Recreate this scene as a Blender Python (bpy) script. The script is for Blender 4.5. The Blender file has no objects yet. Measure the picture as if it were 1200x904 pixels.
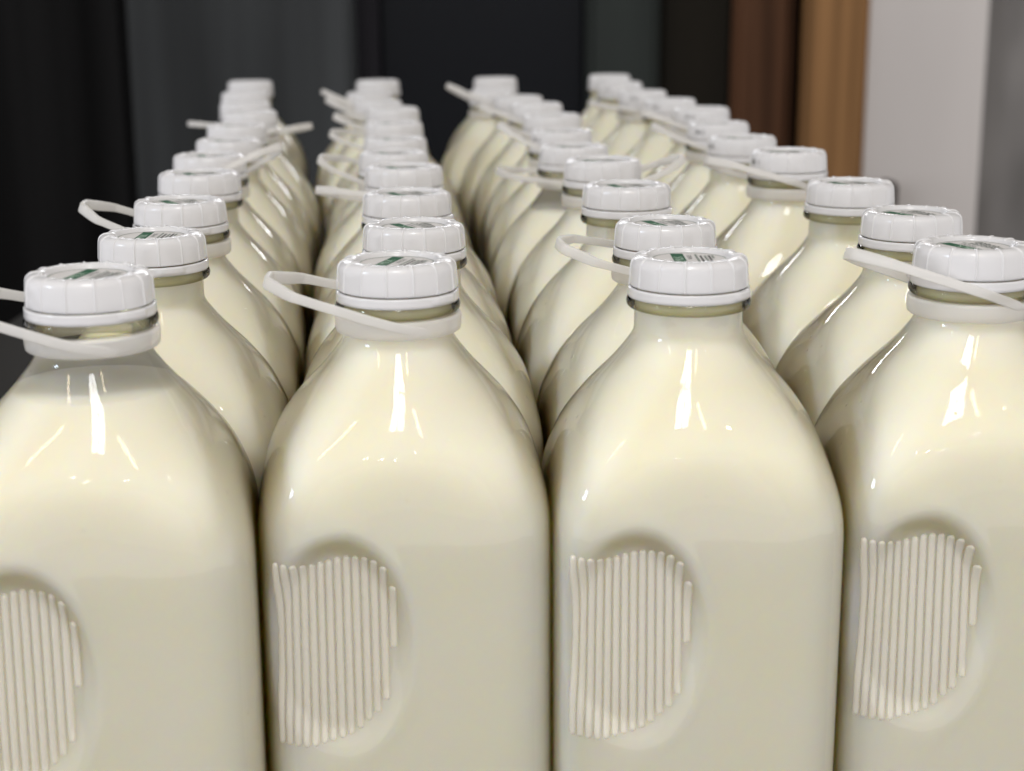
import bpy, bmesh, math, random
from mathutils import Vector, Matrix
import numpy as np

sc = bpy.context.scene
COL = sc.collection
R = math.radians
random.seed(7)
MM = 0.001
TOP = 0.250            # height of the cap tops above the table
CAMH = 0.1064          # camera above the cap tops

# ------------------------------------------------------------------ camera
cam_d = bpy.data.cameras.new("camera"); cam = bpy.data.objects.new("camera", cam_d); COL.objects.link(cam)
cam.location = (0, 0, TOP + CAMH)
cam.rotation_euler = (Matrix.Rotation(R(90 - 14.126), 3, 'X') @ Matrix.Rotation(R(-0.37), 3, 'Z')).to_euler()
cam_d.sensor_width = 36; cam_d.lens = 36 * 1880 / 1200
cam_d.clip_start = 0.02; cam_d.clip_end = 50
cam_d.dof.use_dof = True; cam_d.dof.focus_distance = 0.72
cam_d.dof.aperture_fstop = cam_d.lens / 5.8
sc.camera = cam

# ------------------------------------------------------------------ world and lamps
w = bpy.data.worlds.new("World"); sc.world = w; w.use_nodes = True
nt = w.node_tree; bg = nt.nodes['Background']
tc = nt.nodes.new('ShaderNodeTexCoord'); sx = nt.nodes.new('ShaderNodeSeparateXYZ')
nt.links.new(tc.outputs['Generated'], sx.inputs[0])
cr = nt.nodes.new('ShaderNodeValToRGB'); mp = nt.nodes.new('ShaderNodeMapRange')
mp.inputs['From Min'].default_value = -1; mp.inputs['From Max'].default_value = 1
nt.links.new(sx.outputs['Z'], mp.inputs['Value']); nt.links.new(mp.outputs['Result'], cr.inputs[0])
e = cr.color_ramp.elements
e[0].position = 0.0; e[0].color = (1.36, 1.30, 1.23, 1)
e[1].position = 1.0; e[1].color = (.24, .225, .20, 1)
e2 = e.new(0.5); e2.color = (1.20, 1.17, 1.18, 1)
e3 = e.new(0.66); e3.color = (.40, .375, .35, 1)
nt.links.new(cr.outputs[0], bg.inputs[0]); bg.inputs[1].default_value = 1.12
# the room is bright behind the camera and dim beyond the bottles
my = nt.nodes.new('ShaderNodeMapRange'); my.inputs['From Min'].default_value = .1; my.inputs['From Max'].default_value = 1.0
my.inputs['To Min'].default_value = 1.0; my.inputs['To Max'].default_value = .25; my.interpolation_type = 'SMOOTHSTEP'
nt.links.new(sx.outputs['Y'], my.inputs['Value'])
vm = nt.nodes.new('ShaderNodeVectorMath'); vm.operation = 'SCALE'
nt.links.new(cr.outputs[0], vm.inputs[0]); nt.links.new(my.outputs['Result'], vm.inputs['Scale']); nt.links.new(vm.outputs[0], bg.inputs[0])

def area(name, loc, target, sx_, sy_, power, col, roll=0):
    d = bpy.data.lights.new(name, 'AREA'); d.shape = 'RECTANGLE'; d.size = sx_; d.size_y = sy_
    d.energy = power; d.color = col
    o = bpy.data.objects.new(name, d); COL.objects.link(o); o.location = loc
    v = Vector(target) - Vector(loc)
    o.rotation_euler = v.to_track_quat('-Z', 'Y').to_euler()
    return o
Z0 = TOP
for dx in (-.10, .10):
    area('ceiling_tube', (dx, -.70, Z0 + 2.6), (dx, -.70, 0), .17, 1.0, 11.5, (1, .98, .95))
area('front_fill', (.1, -1.1, Z0 + .55), (0, .9, Z0), 1.7, 1.0, 3.0, (1, .985, .97))  # added soft fill near the camera, weaker towards the rear bottles
area('warm_streak_lamp', (.36, -.30, Z0 + 1.6), (.1, .5, Z0), .05, .5, 1.6, (1, .80, .55))  # added pair of lamps, placed to give the warm shoulder streaks
area('warm_streak_lamp', (-.98, -.20, Z0 + 1.6), (.1, .5, Z0), .05, .5, 1.6, (1, .80, .55))
area('ceiling_lamp_back', (-.1, 3.5, Z0 + .85), (.0, 1.2, Z0), 1.9, .07, 9, (.95, .96, 1))
area('window_light', (-2.2, -.3, Z0 + 1.15), (0, .6, Z0), .32, .26, 9, (.72, .83, 1))

for sx_, sy_ in ((-.62, -2.2), (.66, -2.1), (.12, -2.9), (-.25, -2.5), (1.3, -.9)):
    area('ceiling_spot', (sx_, sy_, Z0 + 2.4), (0, .7, Z0), .05, .035, .8, (1, .90, .76))
sc.view_settings.view_transform = 'Standard'; sc.view_settings.look = 'None'
sc.view_settings.exposure = 0.26; sc.view_settings.gamma = 1
sc.render.engine = 'CYCLES'
cy = sc.cycles
cy.use_denoising = True
cy.max_bounces = 16; cy.diffuse_bounces = 10; cy.glossy_bounces = 12; cy.transparent_max_bounces = 48; cy.transmission_bounces = 8
cy.blur_glossy = 0.3; cy.caustics_reflective = True; cy.caustics_refractive = False
cy.sample_clamp_indirect = 6

# ------------------------------------------------------------------ materials
def new_mat(name):
    m = bpy.data.materials.new(name); m.use_nodes = True
    for n in list(m.node_tree.nodes): m.node_tree.nodes.remove(n)
    out = m.node_tree.nodes.new('ShaderNodeOutputMaterial')
    return m, m.node_tree, out
def principled(name, col, rough=.4, bump=None, noise=None, **kw):
    m, t, out = new_mat(name)
    p = t.nodes.new('ShaderNodeBsdfPrincipled'); t.links.new(p.outputs[0], out.inputs[0])
    p.inputs['Base Color'].default_value = (*col, 1); p.inputs['Roughness'].default_value = rough
    for k, v in kw.items(): p.inputs[k.replace('_', ' ')].default_value = v
    c = t.nodes.new('ShaderNodeTexCoord')
    if noise:                       # (scale vector, amount, detail)
        mpn = t.nodes.new('ShaderNodeMapping'); mpn.inputs['Scale'].default_value = noise[0]
        t.links.new(c.outputs['Object'], mpn.inputs[0])
        n = t.nodes.new('ShaderNodeTexNoise'); n.inputs['Scale'].default_value = 1; n.inputs['Detail'].default_value = noise[2]
        t.links.new(mpn.outputs[0], n.inputs['Vector'])
        rp = t.nodes.new('ShaderNodeValToRGB')
        rp.color_ramp.elements[0].position = .3; rp.color_ramp.elements[1].position = .7
        a = noise[1]
        rp.color_ramp.elements[0].color = (*[x * (1 - a) for x in col], 1)
        rp.color_ramp.elements[1].color = (*[min(1, x * (1 + a)) for x in col], 1)
        t.links.new(n.outputs['Fac'], rp.inputs[0]); t.links.new(rp.outputs[0], p.inputs['Base Color'])
    if bump:                        # (scale, distance)
        n = t.nodes.new('ShaderNodeTexNoise'); n.inputs['Scale'].default_value = bump[0]; n.inputs['Detail'].default_value = 3
        t.links.new(c.outputs['Object'], n.inputs['Vector'])
        b = t.nodes.new('ShaderNodeBump'); b.inputs['Distance'].default_value = bump[1]; b.inputs['Strength'].default_value = 1
        t.links.new(n.outputs['Fac'], b.inputs['Height']); t.links.new(b.outputs[0], p.inputs['Normal'])
    return m

def glass_mat(name, centre, edge, bumpd):
    """thin bottle glass: clear face on, olive where one looks along the wall, glossy skin with fine droplets"""
    m, t, out = new_mat(name)
    lw = t.nodes.new('ShaderNodeLayerWeight'); lw.inputs['Blend'].default_value = .35
    rp = t.nodes.new('ShaderNodeValToRGB')
    rp.color_ramp.elements[0].position = .15; rp.color_ramp.elements[0].color = (*centre, 1)
    rp.color_ramp.elements[1].position = .97; rp.color_ramp.elements[1].color = (*edge, 1)
    t.links.new(lw.outputs['Facing'], rp.inputs[0])
    tr = t.nodes.new('ShaderNodeBsdfTransparent'); t.links.new(rp.outputs[0], tr.inputs[0])
    gl = t.nodes.new('ShaderNodeBsdfGlossy'); gl.inputs['Roughness'].default_value = .022
    fr = t.nodes.new('ShaderNodeFresnel'); fr.inputs['IOR'].default_value = 1.43
    mx = t.nodes.new('ShaderNodeMixShader')
    t.links.new(fr.outputs[0], mx.inputs[0]); t.links.new(tr.outputs[0], mx.inputs[1]); t.links.new(gl.outputs[0], mx.inputs[2])
    t.links.new(mx.outputs[0], out.inputs[0])
    c = t.nodes.new('ShaderNodeTexCoord')
    n1 = t.nodes.new('ShaderNodeTexNoise'); n1.inputs['Scale'].default_value = 900; n1.inputs['Detail'].default_value = 2
    n2 = t.nodes.new('ShaderNodeTexNoise'); n2.inputs['Scale'].default_value = 45; n2.inputs['Detail'].default_value = 1
    vo = t.nodes.new('ShaderNodeTexVoronoi'); vo.inputs['Scale'].default_value = 260
    for n in (n1, n2, vo): t.links.new(c.outputs['Object'], n.inputs['Vector'])
    # a few beads of water
    b0 = t.nodes.new('ShaderNodeMapRange'); b0.inputs['From Min'].default_value = .22; b0.inputs['From Max'].default_value = .0
    b0.inputs['To Min'].default_value = 0; b0.inputs['To Max'].default_value = 1; t.links.new(vo.outputs['Distance'], b0.inputs['Value'])
    sp = t.nodes.new('ShaderNodeSeparateColor'); t.links.new(vo.outputs['Color'], sp.inputs[0])
    gt = t.nodes.new('ShaderNodeMath'); gt.operation = 'GREATER_THAN'; gt.inputs[1].default_value = .90
    t.links.new(sp.outputs[0], gt.inputs[0])
    ml = t.nodes.new('ShaderNodeMath'); ml.operation = 'MULTIPLY'; t.links.new(b0.outputs[0], ml.inputs[0]); t.links.new(gt.outputs[0], ml.inputs[1])
    bump = None
    for src, dist in ((n2.outputs['Fac'], .00026 * bumpd), (n1.outputs['Fac'], .000014 * bumpd), (ml.outputs[0], .0004 * bumpd)):
        b = t.nodes.new('ShaderNodeBump'); b.inputs['Distance'].default_value = dist
        t.links.new(src, b.inputs['Height'])
        if bump: t.links.new(bump.outputs[0], b.inputs['Normal'])
        bump = b
    t.links.new(bump.outputs[0], gl.inputs['Normal']); t.links.new(bump.outputs[0], fr.inputs['Normal'])
    return m

M = {}
M['glass'] = glass_mat('bottle_glass', (.99, .99, .98), (.93, .90, .77), 1)
M['ring_glass'] = glass_mat('thick_glass', (.84, .82, .66), (.22, .20, .11), 1.2)
def milk_mat():
    m, t, out = new_mat('milk')
    p = t.nodes.new('ShaderNodeBsdfPrincipled'); t.links.new(p.outputs[0], out.inputs[0])
    p.inputs['Base Color'].default_value = (.84, .785, .60, 1)
    p.inputs['Roughness'].default_value = .6
    p.inputs['Specular IOR Level'].default_value = .1
    p.inputs['Subsurface Weight'].default_value = 1.0
    p.inputs['Subsurface Radius'].default_value = (1.0, .82, .42)
    p.inputs['Subsurface Scale'].default_value = .020
    # faint cream line and swirls of fat clinging to the wall
    c = t.nodes.new('ShaderNodeTexCoord'); n = t.nodes.new('ShaderNodeTexNoise')
    oi = t.nodes.new('ShaderNodeObjectInfo'); ad = t.nodes.new('ShaderNodeVectorMath'); ad.operation = 'ADD'
    sc_ = t.nodes.new('ShaderNodeVectorMath'); sc_.operation = 'SCALE'; sc_.inputs[3].default_value = .01
    t.links.new(oi.outputs['Location'], ad.inputs[1]); t.links.new(c.outputs['Object'], ad.inputs[0])
    t.links.new(ad.outputs[0], n.inputs['Vector']); n.inputs['Scale'].default_value = 26; n.inputs['Detail'].default_value = 4
    n.inputs['Distortion'].default_value = .6
    rp = t.nodes.new('ShaderNodeValToRGB'); el = rp.color_ramp.elements
    el[0].position = .32; el[0].color = (.978, .918, .785, 1); el[1].position = .7; el[1].color = (.984, .930, .82, 1)
    t.links.new(n.outputs['Fac'], rp.inputs[0]); t.links.new(rp.outputs[0], p.inputs['Base Color'])
    return m
M['milk'] = milk_mat()
M['cap'] = principled('white_cap_plastic', (.73, .735, .76), .18, bump=(1500, .00001), Subsurface_Weight=.25, Subsurface_Radius=(1, 1, 1), Subsurface_Scale=.0012)
def band_mat():
    m, t, out = new_mat('milky_soft_plastic')
    p = t.nodes.new('ShaderNodeBsdfPrincipled'); p.inputs['Base Color'].default_value = (.93, .93, .93, 1); p.inputs['Roughness'].default_value = .34
    tl = t.nodes.new('ShaderNodeBsdfTranslucent'); tl.inputs[0].default_value = (.86, .86, .85, 1)
    tp = t.nodes.new('ShaderNodeBsdfTransparent'); tp.inputs[0].default_value = (.95, .94, .92, 1)
    a = t.nodes.new('ShaderNodeMixShader'); a.inputs[0].default_value = .22
    b = t.nodes.new('ShaderNodeMixShader'); b.inputs[0].default_value = .33
    t.links.new(p.outputs[0], a.inputs[1]); t.links.new(tl.outputs[0], a.inputs[2])
    t.links.new(a.outputs[0], b.inputs[1]); t.links.new(tp.outputs[0], b.inputs[2]); t.links.new(b.outputs[0], out.inputs[0])
    return m
M['band'] = band_mat()
def rib_mat():
    m, t, out = new_mat('moulded_rib_glass')
    p = t.nodes.new('ShaderNodeBsdfPrincipled'); p.inputs['Base Color'].default_value = (.91, .885, .815, 1); p.inputs['Roughness'].default_value = .08
    p.inputs['Specular IOR Level'].default_value = .7
    tp = t.nodes.new('ShaderNodeBsdfTransparent'); b = t.nodes.new('ShaderNodeMixShader'); b.inputs[0].default_value = .38
    t.links.new(p.outputs[0], b.inputs[1]); t.links.new(tp.outputs[0], b.inputs[2]); t.links.new(b.outputs[0], out.inputs[0])
    return m
M['rib'] = rib_mat()
M['inset'] = principled('cap_inset', (.68, .67, .67), .7, Specular_IOR_Level=.15)
M['green'] = principled('green_ink', (.012, .10, .045), .7, Specular_IOR_Level=.15)
M['greenpale'] = principled('pale_green_ink', (.50, .66, .55), .7, Specular_IOR_Level=.15)
M['ink'] = principled('dark_ink', (.05, .055, .055), .7, Specular_IOR_Level=.15)
M['ink_shade'] = principled('grey_green_ink_and_shade', (.20, .25, .22), .7, Specular_IOR_Level=.15)

# ------------------------------------------------------------------ mesh helpers
def link(name, me, mat, parent=None, smooth=True):
    mats = mat if isinstance(mat, (list, tuple)) else [mat]
    if not me.materials:
        for m in mats: me.materials.append(m)
    if smooth: me.polygons.foreach_set('use_smooth', [True] * len(me.polygons))
    o = bpy.data.objects.new(name, me); COL.objects.link(o)
    if parent: o.parent = parent
    return o
def mesh(name, verts, faces):
    me = bpy.data.meshes.new(name); me.from_pydata(verts, [], faces); me.update(); return me
def lathe(name, prof, n=96, rfun=None, closed=False):
    """prof: (r, z) in metres; rfun(theta, r, z, i) -> (r, z)"""
    vs, fs = [], []
    k = len(prof)
    for i in range(n):
        th = 2 * math.pi * i / n
        for j, (r, z) in enumerate(prof):
            if rfun: r, z = rfun(th, r, z, j)
            vs.append((r * math.cos(th), r * math.sin(th), z))
    for i in range(n):
        a, b = i * k, ((i + 1) % n) * k
        for j in range(k if closed else k - 1):
            j2 = (j + 1) % k
            fs.append((a + j, b + j, b + j2, a + j2))
    return mesh(name, vs, fs)
def box_mesh(name, x0, x1, y0, y1, z0, z1, bev=0):
    bm = bmesh.new(); bmesh.ops.create_cube(bm, size=1)
    for v in bm.verts:
        v.co = ((x0 + x1) / 2 + v.co.x * (x1 - x0), (y0 + y1) / 2 + v.co.y * (y1 - y0), (z0 + z1) / 2 + v.co.z * (z1 - z0))
    if bev: bmesh.ops.bevel(bm, geom=bm.edges[:], offset=bev, segments=3, affect='EDGES')
    me = bpy.data.meshes.new(name); bm.to_mesh(me); bm.free(); return me
def struct(name, me, mat):
    o = link(name, me, mat, smooth=False); o['kind'] = 'structure'; return o
def empty(name, loc=(0, 0, 0), rz=0):
    o = bpy.data.objects.new(name, None); COL.objects.link(o); o.location = loc; o.rotation_euler.z = rz
    o.empty_display_size = .02; return o
def text_mesh(txt, size):
    cu = bpy.data.curves.new('lettering', 'FONT'); cu.body = txt; cu.size = size; cu.align_x = 'CENTER'; cu.align_y = 'CENTER'
    o = bpy.data.objects.new('lettering', cu); COL.objects.link(o)
    dg = bpy.context.evaluated_depsgraph_get(); dg.update()
    me = bpy.data.meshes.new_from_object(o.evaluated_get(dg)); bpy.data.objects.remove(o)
    vs = [v.co.copy() for v in me.vertices]; fs = [tuple(p.vertices) for p in me.polygons]
    bpy.data.meshes.remove(me)
    return vs, fs

# ------------------------------------------------------------------ setting
def bgx(px, y):  return (px - 600) / 1880 * (y * .9698 + .03)
WALLY = 4.0
BG = lambda n, c, r=.5, **k: principled(n, c, r, **{'Specular_IOR_Level': .08, **k})
def panel(name, px0, px1, y, mat, kind='structure', z0=-.9, z1=2.4, th=.06, bev=0, label=None, cat=None):
    me = box_mesh(name, bgx(px0, y), bgx(px1, y), y, y + th, z0, z1, bev)
    o = link(name, me, mat, smooth=False)
    if kind: o['kind'] = kind
    if label: o['label'] = label; o['category'] = cat
    return o

dark_navy = BG('dark_wall_paint', (.011, .0125, .016), .7, noise=((1.5, 1, .4), .25, 2))
panel('back_wall', -900, 2200, WALLY + .3, dark_navy)
struct('floor', box_mesh('floor', -6, 6, -4, 6, -.96, -.9), BG('floor_concrete', (.06, .055, .05), .6, noise=((3, 3, 3), .2, 3)))
panel('curtain', -300, 152, WALLY, BG('black_cloth', (.011,.011,.0115), .9, noise=((9, 1, .25), .6, 2)), None, bev=.02,
      label='black curtain at the far left behind the bottles', cat='curtain')
fr = empty('refrigerator', (bgx(282, WALLY - .2), WALLY - .2, -.9))
fr['label'] = 'tall dark grey steel refrigerator behind the left bottles'; fr['category'] = 'refrigerator'
steel = BG('dark_brushed_steel', (.046, .050, .053), .45, noise=((7, 1, .4), .45, 2), Metallic=.0)
x0, x1 = bgx(150, WALLY - .2), bgx(414, WALLY - .2)
cx = (x0 + x1) / 2
link('body', box_mesh('body', x0 - cx, x1 - cx, .04, .3, 0, 3.2, .01), steel, fr, False)
link('door', box_mesh('door', x0 - cx + .004, x1 - cx - .004, 0, .037, .1, 3.1, .012), steel, fr, False)
panel('door_jamb', 414, 446, WALLY - .05, BG('dark_slate_paint', (.022, .021, .026), .6, noise=((20, 1, .4), .35, 2)), None, bev=.012,
      label='dark slate door jamb between refrigerator and black doorway', cat='door jamb')
panel('glass_door', 446, 690, WALLY, BG('black_door_glass', (.011, .0125, .016), .35), None, bev=.012,
      label='near-black door in the middle behind the bottles', cat='door')
panel('cabinet', 690, 776, WALLY - .06, BG('dark_green_paint', (.034, .040, .038), .55, noise=((6, 1, .5), .2, 2)), None, bev=.02,
      label='dark green-grey cabinet beside the near-black door', cat='cabinet')
walnut = BG('dark_brown_wood', (.095, .045, .024), .55, noise=((28, 1, .8), .45, 4))
dk = BG('umber_wood', (.013, .011, .008), .6, noise=((8, 1, .5), .3, 2))
panel('dark_board', 776, 862, WALLY - .02, dk, None, bev=.012, label='nearly black wooden board left of the brown plank', cat='board')
panel('brown_plank', 862, 934, WALLY - .05, walnut, None, bev=.02, label='dark brown plank just left of the orange wooden post', cat='plank')
panel('black_gap_board', 934, 946, WALLY + .1, BG('black_paint', (.004, .004, .004), .9), 'structure')
post = BG('orange_pine_wood', (.27, .145, .062), .5, noise=((30, 1, .7), .5, 5))
panel('wooden_post', 946, 1021, WALLY - .12, post, None, bev=.012, label='orange-brown wooden post beside the pale grey wall', cat='post')
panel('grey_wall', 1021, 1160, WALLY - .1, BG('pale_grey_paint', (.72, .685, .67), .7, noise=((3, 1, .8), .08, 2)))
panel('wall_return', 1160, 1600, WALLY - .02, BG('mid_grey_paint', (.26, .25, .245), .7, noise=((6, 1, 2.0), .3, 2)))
la = link('door_latch', box_mesh('door_latch', bgx(1051, 3.8), bgx(1065, 3.8), 3.80, 3.88, -.25, -.112, .006), BG('dark_bronze', (.02, .012, .009), .5))
la['label'] = 'small dark brown latch on the pale grey wall'; la['category'] = 'latch'
tb = empty('display_table', (0, 1.2, -.9)); tb['label'] = 'dark table the milk bottles stand on, hidden beneath them'; tb['category'] = 'table'
tm = BG('black_table_top', (.02, .018, .015), .5)
link('tabletop', box_mesh('tabletop', -.55, .60, -.72, .80, .86, .90, .004), tm, tb, False)
for sx_ in (-.5, .55):
    for sy_ in (-.66, .74): link('leg', box_mesh('leg', sx_ - .03, sx_ + .03, sy_ - .03, sy_ + .03, 0, .859, .003), tm, tb, False)

# ------------------------------------------------------------------ the bottle
A0 = 59.3             # half width of the square body, corner radius (mm)
PROF = [(2, 20.2), (14, 20.4), (16, 21.0), (18.5, 21.8), (24, 21.9), (29.5, 21.9), (32, 22.6), (35, 24.6), (39, 27.6), (44, 31.9),
        (48, 35.8), (53, 40.4), (58, 44.4), (62, 47.2), (66.5, 50.0), (71, 52.3), (76, 54.1), (82, 55.9), (88, 57.3), (94, 58.3),
        (102, 59.05), (110, A0), (238, A0), (244, 57), (248, 53.5), (249.6, 49)]
def smooth(t): t = min(1, max(0, t)); return t * t * (3 - 2 * t)
def pchip_like(zq):
    xs = [p[0] for p in PROF]; ys = [p[1] for p in PROF]
    d = [(ys[i+1]-ys[i])/(xs[i+1]-xs[i]) for i in range(len(xs)-1)]
    i = max(0, min(len(xs) - 2, next((k for k in range(len(xs) - 1) if zq <= xs[k + 1]), len(xs) - 2)))
    def tang(k):
        if k == 0: return d[0]
        if k == len(xs) - 1: return d[-1]
        a, b = d[k-1], d[k]
        return 0 if a * b <= 0 else 2 * a * b / (a + b)
    h = xs[i+1] - xs[i]; t = (zq - xs[i]) / h
    return ((2*t**3-3*t**2+1)*ys[i] + (t**3-2*t**2+t)*h*tang(i) + (-2*t**3+3*t**2)*ys[i+1] + (t**3-t**2)*h*tang(i+1))
# the profile, smoothed so that highlights run down the shoulder without a break
_N = 501
_raw = [pchip_like(.5 * i) for i in range(_N)]
def _gauss(i, sg):
    if sg < .05: return _raw[i]
    sw = sv = 0
    for k in range(-16, 17):
        wt = math.exp(-(k * .5 / sg) ** 2 / 2); v = _raw[min(_N - 1, max(0, i + k))]; sw += wt; sv += wt * v
    return sv / sw
_sm = [_gauss(i, 0 if .5 * i < 30 else (2.6 * min(1, (.5 * i - 30) / 6) if .5 * i < 225 else 0)) for i in range(_N)]
def radius_at(z):
    f = max(0, min(_N - 1.001, z / .5)); i = int(f); return _sm[i] * (1 - f + i) + _sm[i + 1] * (f - i)
SE = 5.4
def polar(phi, a, t):
    """circle at the neck (t = 0), rounded square on the body (t = 1)"""
    c, s = abs(math.cos(phi)), abs(math.sin(phi))
    q = (c ** SE + s ** SE) ** (-1 / SE)
    return a * ((1 - t) + t * q)
def squareness(z): return .985 * smooth((z - 31) / 72) ** 1.05
# arc length u along the front quarter, u = 0 at the middle of the face, growing to +x; front = -y
_T = []; _L = 0; _p = None
for i in range(0, 901):
    ph = math.pi / 4 * i / 900; r = polar(ph, A0, .985); q = (r * math.sin(ph), r * math.cos(ph))
    if _p: _L += math.hypot(q[0] - _p[0], q[1] - _p[1])
    _T.append((_L, ph)); _p = q
def phi_of_u(u):
    v = abs(u)
    for k in range(len(_T) - 1):
        if _T[k + 1][0] >= v:
            a, b = _T[k], _T[k + 1]; f = (v - a[0]) / (b[0] - a[0]); return math.copysign(a[1] + f * (b[1] - a[1]), u)
    return math.copysign(math.pi / 4, u)
HALF = _T[-1][0]
us = []
u = -HALF
while u < HALF - 1e-6:
    us.append(u)
    u += .5 if u < 1 else 1.8
cols = [(phi_of_u(x) - math.pi / 2, x) for x in us]
for q in (1, 2, 3):
    n = 44
    for i in range(n):
        x = -HALF + 2 * HALF * i / n
        cols.append((phi_of_u(x) - math.pi / 2 + q * math.pi / 2, 999))
# grip: thumb scoop and the fourteen moulded ribs
RIB_U = [-6.5 - 3.52 * (13 - k) for k in range(14)]
RIB_T = [108, 108.3, 108.8, 109.4, 109.6, 109, 108, 107, 106.6, 106.6, 106.8, 107.6, 110, 118.5]
RIB_B = [183.5, 183.5, 183.8, 184, 183.6, 182.6, 181.8, 180.8, 179.6, 177.4, 174.2, 171, 166, 145]
SCX, SCZ, SRX, SRZ = -27., 142., 27., 44.
def relief(u, z):
    """inward (+) displacement in mm on the front face at arc length u and z mm below the cap top"""
    if u > 12 or z < 88 or z > 200: return 0
    qx = (u - SCX) / SRX; qz = (z - SCZ) / SRZ
    if u < SCX: qx *= .85
    q = math.sqrt(qx * qx + qz * qz)
    d = 0
    if q < 1.06:
        edge = smooth((1.06 - q) / .30)
        tilt = 1.0 - .55 * smooth((z - 105) / 75)
        d = 7.0 * edge * tilt * (1 - .55 * smooth((-35 - u) / 16))
    rim = .35 * math.exp(-((q - 1.1) / .06) ** 2) * smooth((u - SCX + 12) / 16)
    d -= rim
    return d
zs = [2, 8, 14, 16, 17, 18.5, 21, 25, 29.5] + [31, 33, 35, 37] + [38 + 2 * i for i in range(32)]
zs = [z for z in zs if z < 38] + [38 + 1.25 * i for i in range(52)]
zs = [z for z in zs if z < 101] + [102 + 1.0 * i for i in range(86)] + [190, 196, 204, 214, 226, 238, 241, 244, 246, 248, 249.2]
def body_mesh(name, inset, top):
    rows = [z for z in zs if z > top + .2]; rows = [top] + rows if top > 2 else rows
    vs, fs = [], []
    nc = len(cols)
    for z in rows:
        a = radius_at(z) - inset; rc = squareness(z)
        for phi, u in cols:
            r = polar(phi, a, rc)
            x, y = r * math.cos(phi), r * math.sin(phi)
            if u < 900:
                d = relief(u, z)
                if d:
                    e = .002; r1, r2 = polar(phi - e, a, rc), polar(phi + e, a, rc)
                    tx, ty = r2 * math.cos(phi + e) - r1 * math.cos(phi - e), r2 * math.sin(phi + e) - r1 * math.sin(phi - e)
                    L = math.hypot(tx, ty); x -= d * ty / L; y += d * tx / L
            vs.append((x * MM, y * MM, TOP - z * MM))
    for j in range(len(rows) - 1):
        for i in range(nc):
            a_, b_ = j * nc + i, j * nc + (i + 1) % nc
            fs.append((a_, a_ + nc, b_ + nc, b_))
    if top > 2:                                     # the surface of the milk
        c = len(vs); vs.append((0, 0, TOP - top * MM - .0004))
        for i in range(nc): fs.append((c, i, (i + 1) % nc))
    c = len(vs); vs.append((0, 0, TOP - 248 * MM))
    o = (len(rows) - 1) * nc
    for i in range(nc): fs.append((c, o + (i + 1) % nc, o + i))
    return mesh(name, vs, fs)
ME = {}
def rib_mesh():
    def P(u, z, h):
        a = radius_at(z); t = squareness(z); phi = phi_of_u(u) - math.pi / 2
        r = polar(phi, a, t); e = .002; r1, r2 = polar(phi - e, a, t), polar(phi + e, a, t)
        tx, ty = r2 * math.cos(phi + e) - r1 * math.cos(phi - e), r2 * math.sin(phi + e) - r1 * math.sin(phi - e)
        L = math.hypot(tx, ty); d = relief(u, z) - h
        return ((r * math.cos(phi) - d * ty / L) * MM, (r * math.sin(phi) + d * tx / L) * MM, TOP - z * MM)
    vs, fs = [], []
    NS = 11
    for k in range(14):
        z0, z1 = RIB_T[k], RIB_B[k]; L = z1 - z0
        q = [0, .12, .35, .7, 1.1, 1.6]; n = int((L - 3.2) / 2)
        zl = [z0 + x for x in q] + [z0 + 1.6 + (L - 3.2) * i / n for i in range(1, n)] + [z1 - x for x in reversed(q)]
        o = len(vs)
        for z in zl:
            e = min(1, min(z - z0, z1 - z) / 1.6); e = math.sqrt(max(0, 1 - (1 - e) ** 2)); e = max(e, .03)
            for i in range(NS):
                th = math.pi * i / (NS - 1); c, sn = math.cos(th), math.sin(th)
                vs.append(P(RIB_U[k] - c * 1.36 * e, z, 1.2 * e * sn ** .8 - .12 if 0 < i < NS - 1 else -.12))
        for a in range(len(zl) - 1):
            for i in range(NS - 1):
                b = o + a * NS + i; fs.append((b, b + NS, b + NS + 1, b + 1))
    return mesh('grip_ribs', vs, fs)
ME['ribs'] = rib_mesh()
ME['glass'] = body_mesh('glass', 0, 2)
ME['milk'] = body_mesh('milk', .15, 15)
ME['milk_low'] = body_mesh('milk_low', .3, 44)
ME['milk_mid'] = body_mesh('milk_mid', .2, 38)

def mmz(l): return [(r * MM, TOP - z * MM) for r, z in l]
ME['ring'] = lathe('neck_ring', mmz([(22.2, 16.2), (23.6, 16.0), (24.8, 16.9), (25.3, 18.4), (25.1, 19.8), (24.2, 20.9), (22.8, 21.4), (22.1, 21.6)]), 96)
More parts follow.
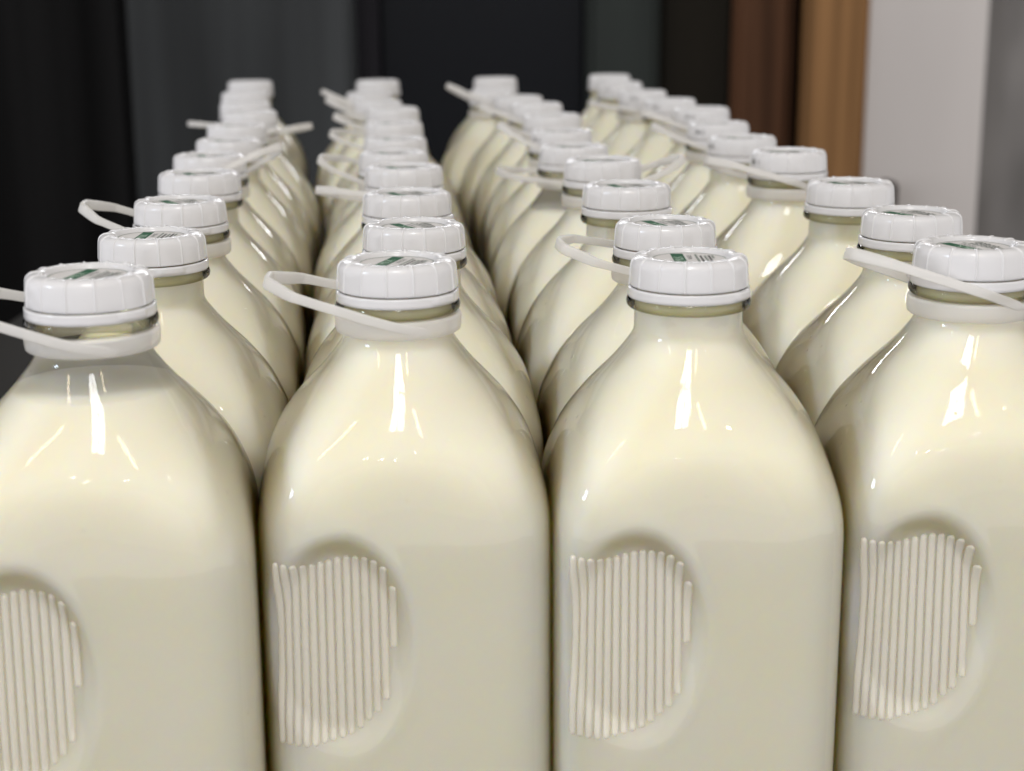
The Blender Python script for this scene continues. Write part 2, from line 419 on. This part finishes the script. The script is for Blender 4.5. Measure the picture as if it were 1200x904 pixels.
# cap
NR = 14
def cap_fun(th, r, z, j):
    q = (th * NR / (2 * math.pi)) % 1.0; q = min(q, 1 - q) * (2 * math.pi / NR) * max(r, .001)
    if r < .0168: return r, z
    wdt = .00048
    k = max(0, 1 - (q / wdt) ** 2)
    if 0 < k:
        h = .00042 * math.sqrt(k)
        dz = TOP - z
        if dz < .0118:
            if dz < .0028: z += h * (.9 if r < .0215 else .6)
            if r > .0195: r += h
    return r, z
CAPP = [(0, 2.0), (10, 2.0), (15.7, 2.0), (16.2, 1.8), (16.5, 1.0), (16.9, .25), (18.0, .0), (19.4, .0), (20.7, .18), (21.7, .6), (22.6, 1.3), (23.2, 2.2),
        (23.55, 3.4), (23.7, 5), (23.9, 8), (24.1, 11.2), (24.05, 11.7), (23.6, 12.05), (23.0, 12.1)]
def cap_mesh():
    n = NR * 22
    th = []
    for i in range(NR):
        base = 2 * math.pi * i / NR
        st = 2 * math.pi / NR
        for f in (-.5, -.35, -.2, -.1, -.056, -.048, -.043, -.037, -.028, -.018, -.008, .008, .018, .028, .037, .043, .048, .056, .1, .2, .35):
            th.append(base + f * st)
    k = len(CAPP); vs, fs = [], []
    pr = mmz(CAPP)
    for t in th:
        for j, (r, z) in enumerate(pr):
            r2, z2 = cap_fun(t % (2 * math.pi), r, z, j)
            vs.append((r2 * math.cos(t), r2 * math.sin(t), z2))
    m = len(th)
    for i in range(m):
        a, b = i * k, ((i + 1) % m) * k
        for j in range(k - 1): fs.append((a + j, a + j + 1, b + j + 1, b + j))
    return mesh('cap', vs, fs)
ME['cap'] = cap_mesh()
def tb_fun(th, r, z, j):
    d = abs((th - R(-48) + math.pi) % (2 * math.pi) - math.pi)   # pull tab, front right
    dz = TOP - z
    if d < R(17) and .0118 < dz < .0152 and r > .0235:
        e = smooth((R(17) - d) / R(7)); r += .0013 * e
    return r, z
ME['tear'] = lathe('tear_band', mmz([(23.3, 12.55), (24.2, 12.5), (24.65, 12.8), (24.7, 13.4), (24.65, 14.4), (24.75, 15.2), (24.75, 16.2), (24.4, 16.7), (23.6, 16.8), (23.3, 16.2)]), 160, tb_fun)
def flip(me):
    me.flip_normals(); return me
for k in ('ring', 'tear'): flip(ME[k])
# printed inset on the cap, plus a painted shade ring
def cap_label():
    vs, fs, mi = [], [], []
    z = TOP - 2.0 * MM + .00012
    def add(v, f, m):
        o = len(vs); vs.extend(v)
        for q in f: fs.append(tuple(o + i for i in q)); mi.append(m)
    n = 48
    add([(15.2 * MM * math.cos(2 * math.pi * i / n), 15.2 * MM * math.sin(2 * math.pi * i / n), z) for i in range(n)], [tuple(range(n))], 0)
    ring = []  # grey line that paints in the shade of the recess wall
    for i in range(n):
        c, s = math.cos(2 * math.pi * i / n), math.sin(2 * math.pi * i / n)
        ring += [(14.6 * MM * c, 14.6 * MM * s, z + .00006), (15.1 * MM * c, 15.1 * MM * s, z + .00006)]
    add(ring, [(2 * i, 2 * i + 1, (2 * i + 3) % (2 * n), (2 * i + 2) % (2 * n)) for i in range(n)], 4)
    def rect(x0, x1, y0, y1, dz, m):
        add([(x0 * MM, y0 * MM, z + dz), (x1 * MM, y0 * MM, z + dz), (x1 * MM, y1 * MM, z + dz), (x0 * MM, y1 * MM, z + dz)], [(0, 1, 2, 3)], m)
    rect(-6.6, -1.5, -12.6, 12.6, .00008, 1)
    def text(t, size, x, y, rot, dz, m):
        v, f = text_mesh(t, size * MM)
        c, s = math.cos(rot), math.sin(rot)
        add([(x * MM + p.x * c - p.y * s, y * MM + p.x * s + p.y * c, z + dz) for p in v], f, m)
    text('MILK', 5.2, -4.05, -.6, R(90), .00014, 2)
    text('WHOLE', 2.6, .6, 3.5, R(90), .0001, 3)
    for i, (x, a, b) in enumerate(((3.4, -9, 10), (5.2, -8, 8), (7.0, -9.5, 7), (8.6, -6, 8), (10.0, 1, 8))):
        yy = a
        rnd = random.Random(i)
        while yy < b:
            L = rnd.uniform(1.0, 3.0)
            rect(x - .45, x + .45, yy, min(b, yy + L), .0001, 3 if i % 2 else 4); yy += L + .7
    me = mesh('cap_label', vs, fs)
    for m in ('inset', 'green', 'greenpale', 'ink', 'ink_shade'): me.materials.append(M[m])
    me.polygons.foreach_set('material_index', mi)
    return me
ME['label'] = cap_label()
def date_mesh(txt):
    v, f = text_mesh(txt, 4.6 * MM)
    vs = []
    for p in v:
        r = .02400 + .00012; th = -math.pi / 2 + p.x * .82 / r
        vs.append((r * math.cos(th), r * math.sin(th), TOP - 6.4 * MM + p.y))
    return mesh('date_code', vs, f)
ME['d11'] = date_mesh('08-11'); ME['d12'] = date_mesh('08-12')
# collar under the glass ring and its carrying handle
HZ = TOP - 25.2 * MM
ME['collar'] = flip(lathe('collar', mmz([(22.4, 21.7), (24.6, 21.6), (25.3, 22.0), (25.55, 23), (25.5, 26.5), (25.2, 28.4), (24.6, 28.9), (22.5, 28.9)]), 96))
def handle_mesh():
    # in the handle's own plane: hinge line at x = +10, loop towards -x
    half = [(14, 20.6), (9, 23.6), (2, 25.6), (-6, 26.0), (-20, 23.6), (-32, 21.2), (-41, 19.0), (-43, 17.8), (-48.5, 11.5), (-53, 6.6), (-54.2, 4.6), (-54.4, 2)]
    pts = [(x, -y) for x, y in half] + [(x, y) for x, y in reversed(half)]
    # resample smoothly
    P = [Vector((x, y, 0)) for x, y in pts]
    for _ in range(2):
        Q = [P[0]]
        for a, b in zip(P[:-1], P[1:]): Q += [a.lerp(b, .25), a.lerp(b, .75)]
        Q.append(P[-1]); P = Q
    vs, fs = [], []
    n = len(P)
    for i, p in enumerate(P):
        t = (P[min(n - 1, i + 1)] - P[max(0, i - 1)]).normalized(); nn = Vector((-t.y, t.x, 0))
        tip = smooth((-p.x - 36) / 14)
        hw, ht = 2.0 + .6 * tip, .6 + .7 * tip         # half height of strap, half thickness
        fl = smooth(min(i, n - 1 - i) / 5.); hw *= .55 + .45 * fl
        ring = []
        for a in range(12):
            th = 2 * math.pi * a / 12; c, s = math.cos(th), math.sin(th)
            sg = lambda v: math.copysign(abs(v) ** .38, v)
            ring.append(p + nn * (sg(c) * ht) + Vector((0, 0, 1)) * (sg(s) * hw))
        # soften: the root dips into the collar
        vs += [((q.x - 10) * MM, q.y * MM, q.z * MM) for q in ring]
    for i in range(n - 1):
        for a in range(12):
            fs.append((i * 12 + a, i * 12 + (a + 1) % 12, (i + 1) * 12 + (a + 1) % 12, (i + 1) * 12 + a))
    fs.append(tuple(range(11, -1, -1))); fs.append(tuple((n - 1) * 12 + a for a in range(12)))
    me = mesh('carrying_handle', vs, fs); bm = bmesh.new(); bm.from_mesh(me); bmesh.ops.recalc_face_normals(bm, faces=bm.faces[:]); bm.to_mesh(me); bm.free()
    return me
ME['handle'] = handle_mesh()

# ------------------------------------------------------------------ forty-four bottles in four lines
POS = {
    1: [(-160.4, 600.7, 1.2), (-162.3, 719.3, -2.3), (-173.3, 837.9, -2.8), (-185.3, 956.5, -1.9), (-200.7, 1075.1, -3.6), (-208.1, 1193.7, -4.8), (-221.7, 1312.3, -3.8), (-230.0, 1430.9, -2.4), (-252.7, 1549.5, -3.1), (-271.7, 1668.1, -1.8), (-285.0, 1786.7, 2.7)],
    2: [(-45.9, 636.8, -0.8), (-46.1, 755.4, -3.9), (-56.7, 874.0, -4.0), (-65.9, 992.6, -3.0), (-80.5, 1111.2, -6.3), (-87.8, 1229.8, -7.9), (-97.1, 1348.4, -5.9), (-106.6, 1467.0, -2.9), (-129.6, 1585.6, -4.8), (-147.5, 1704.2, -5.0), (-148.0, 1822.8, 0.6)],
    3: [(71.8, 639.4, -0.5), (73.4, 758.0, -3.8), (63.4, 876.6, -0.8), (57.0, 995.2, 0.2), (43.7, 1113.8, -2.9), (38.9, 1232.4, -3.1), (34.9, 1351.0, -0.6), (23.3, 1469.6, -0.0), (7.7, 1588.2, -1.7), (-18.1, 1706.8, -2.9), (-16.4, 1825.4, 2.5)],
    4: [(189.6, 651.9, 1.7), (193.4, 770.5, -1.7), (188.3, 889.1, -1.7), (174.1, 1009.5, 3.3), (162.4, 1131.2, 0.7), (160.9, 1253.4, 0.2), (162.2, 1376.7, 2.1), (147.5, 1498.3, 1.0), (131.7, 1617.8, 0.8), (117.5, 1743.2, 1.7), (114.4, 1871.2, 2.2)],
}
# (heading in degrees, 180 = left; lift; twist)
HAND = {(1, 1): (181, 14, -3), (1, 3): (180, 20, -2), (1, 5): (2, 27, 12), (1, 8): (4, 10, 8), (1, 9): (178, 4, 6),
        (2, 1): (180, 15, -1), (2, 4): (181, 9, 12), (2, 5): (176, 18, -7), (2, 7): (176, 14, -7), (2, 8): (184, 16, -4), (2, 9): (180, 24, 0), (2, 10): (180, 24, 8),
        (3, 2): (196, 14, -9), (3, 4): (6, 22, 0), (3, 5): (164, 5, 0), (3, 6): (170, 26, 3), (3, 8): (176, 20, 5), (3, 10): (180, 27, 10),
        (4, 1): (182, 19, 9), (4, 4): (181, 17, 10), (4, 6): (172, 20, 0), (4, 7): (186, 20, 0), (4, 9): (180, 12, 6)}
CAPROT = {(1, 1): -11, (1, 2): 0, (1, 3): 34, (1, 4): 30, (2, 1): -17, (2, 2): 30, (2, 3): 32, (2, 4): 36, (3, 1): 0, (3, 2): 22, (3, 3): 22, (4, 1): 26, (4, 2): 33, (4, 3): 24}
DATE = {(4, 4): ('d11', -66), (4, 5): ('d12', -70), (4, 6): ('d11', -42), (4, 7): ('d12', -30), (4, 8): ('d11', -36), (4, 9): ('d12', -24), (4, 10): ('d11', -34), (4, 11): ('d12', -24), (3, 6): ('d11', -52), (3, 5): ('d12', -82)}
LOW = {(1, 1): 'milk_low', (2, 3): 'milk_mid', (3, 5): 'milk_low', (1, 8): 'milk_mid'}
YAW = {(1, 1): 7, (2, 1): 6, (3, 1): 2.5, (4, 1): 0}
COLN = {1: 'far left', 2: 'second', 3: 'third', 4: 'far right'}
ORD = ['frontmost', 'second', 'third', 'fourth', 'fifth', 'sixth', 'seventh', 'eighth', 'ninth', 'tenth', 'rearmost']
rng = random.Random(3)
for c in (1, 2, 3, 4):
    for r, (X, Y, dz) in enumerate(POS[c], 1):
        k = (c, r)
        s = 1 + dz / 250
        b = empty('milk_bottle', (X * MM, Y * MM, 0), R(YAW.get(k, 4.8 + rng.uniform(-1.2, 1.2)))); b.scale = (1, 1, s)
        b['category'] = 'milk bottle'; b['group'] = 'glass milk bottles standing in four lines'
        ln = {1: 'far left line', 2: 'second line from left', 3: 'third line from left', 4: 'far right line'}[c]
        if k in HAND:
            hd = 'with handle pointing ' + ('right' if HAND[k][0] < 90 else 'left')
        else: hd = 'without raised handle'
        if k == (1, 1): b['label'] = 'frontmost bottle of the far left line, its milk level below the neck'
        else: b['label'] = '%s milk bottle in the %s, %s' % (ORD[r - 1], ln, hd)
        g = link('glass', ME['glass'], M['glass'], b)
        link('grip_ribs', ME['ribs'], M['rib'], g)
        ml = link('milk', ME[LOW.get(k, 'milk')], M['milk'], b)
        link('neck_ring', ME['ring'], M['ring_glass'], b)
        yaw = b.rotation_euler.z
        cp = link('cap', ME['cap'], M['cap'], b)
        lr = CAPROT.get(k, rng.uniform(18, 38))
        cp.rotation_euler.z = R(rng.uniform(-6, 6)) if r > 1 else R({1: -1, 2: 0.5, 3: .5, 4: 1}[c]) 
        lb = link('printed_inset', ME['label'], M['inset'], cp, smooth=False); lb.rotation_euler.z = R(lr) - yaw - cp.rotation_euler.z
        tr = link('tear_band', ME['tear'], M['cap'], cp); tr.rotation_euler.z = R(rng.uniform(-20, 25) if r > 1 else {1: 6, 2: 4, 3: 10, 4: -160}[c])
        if k in DATE:
            dm, an = DATE[k]
            d = link('date_code', ME[dm], M['ink'], cp, smooth=False); d.rotation_euler.z = R(an) - yaw - cp.rotation_euler.z
        if k in HAND:
            az, lift, tw = HAND[k]
            co = link('collar', ME['collar'], M['band'], b)
            h = link('carrying_handle', ME['handle'], M['band'], co)
            # local -x must point to heading az
            rz = R(az - 180) - yaw
            m = Matrix.Translation((0, 0, HZ)) @ Matrix.Rotation(rz, 4, 'Z') @ Matrix.Translation((10 * MM, 0, 0)) @ Matrix.Rotation(R(lift), 4, 'Y') @ Matrix.Rotation(R(-tw if abs(az - 180) < 90 else tw), 4, 'X')
            h.matrix_local = m
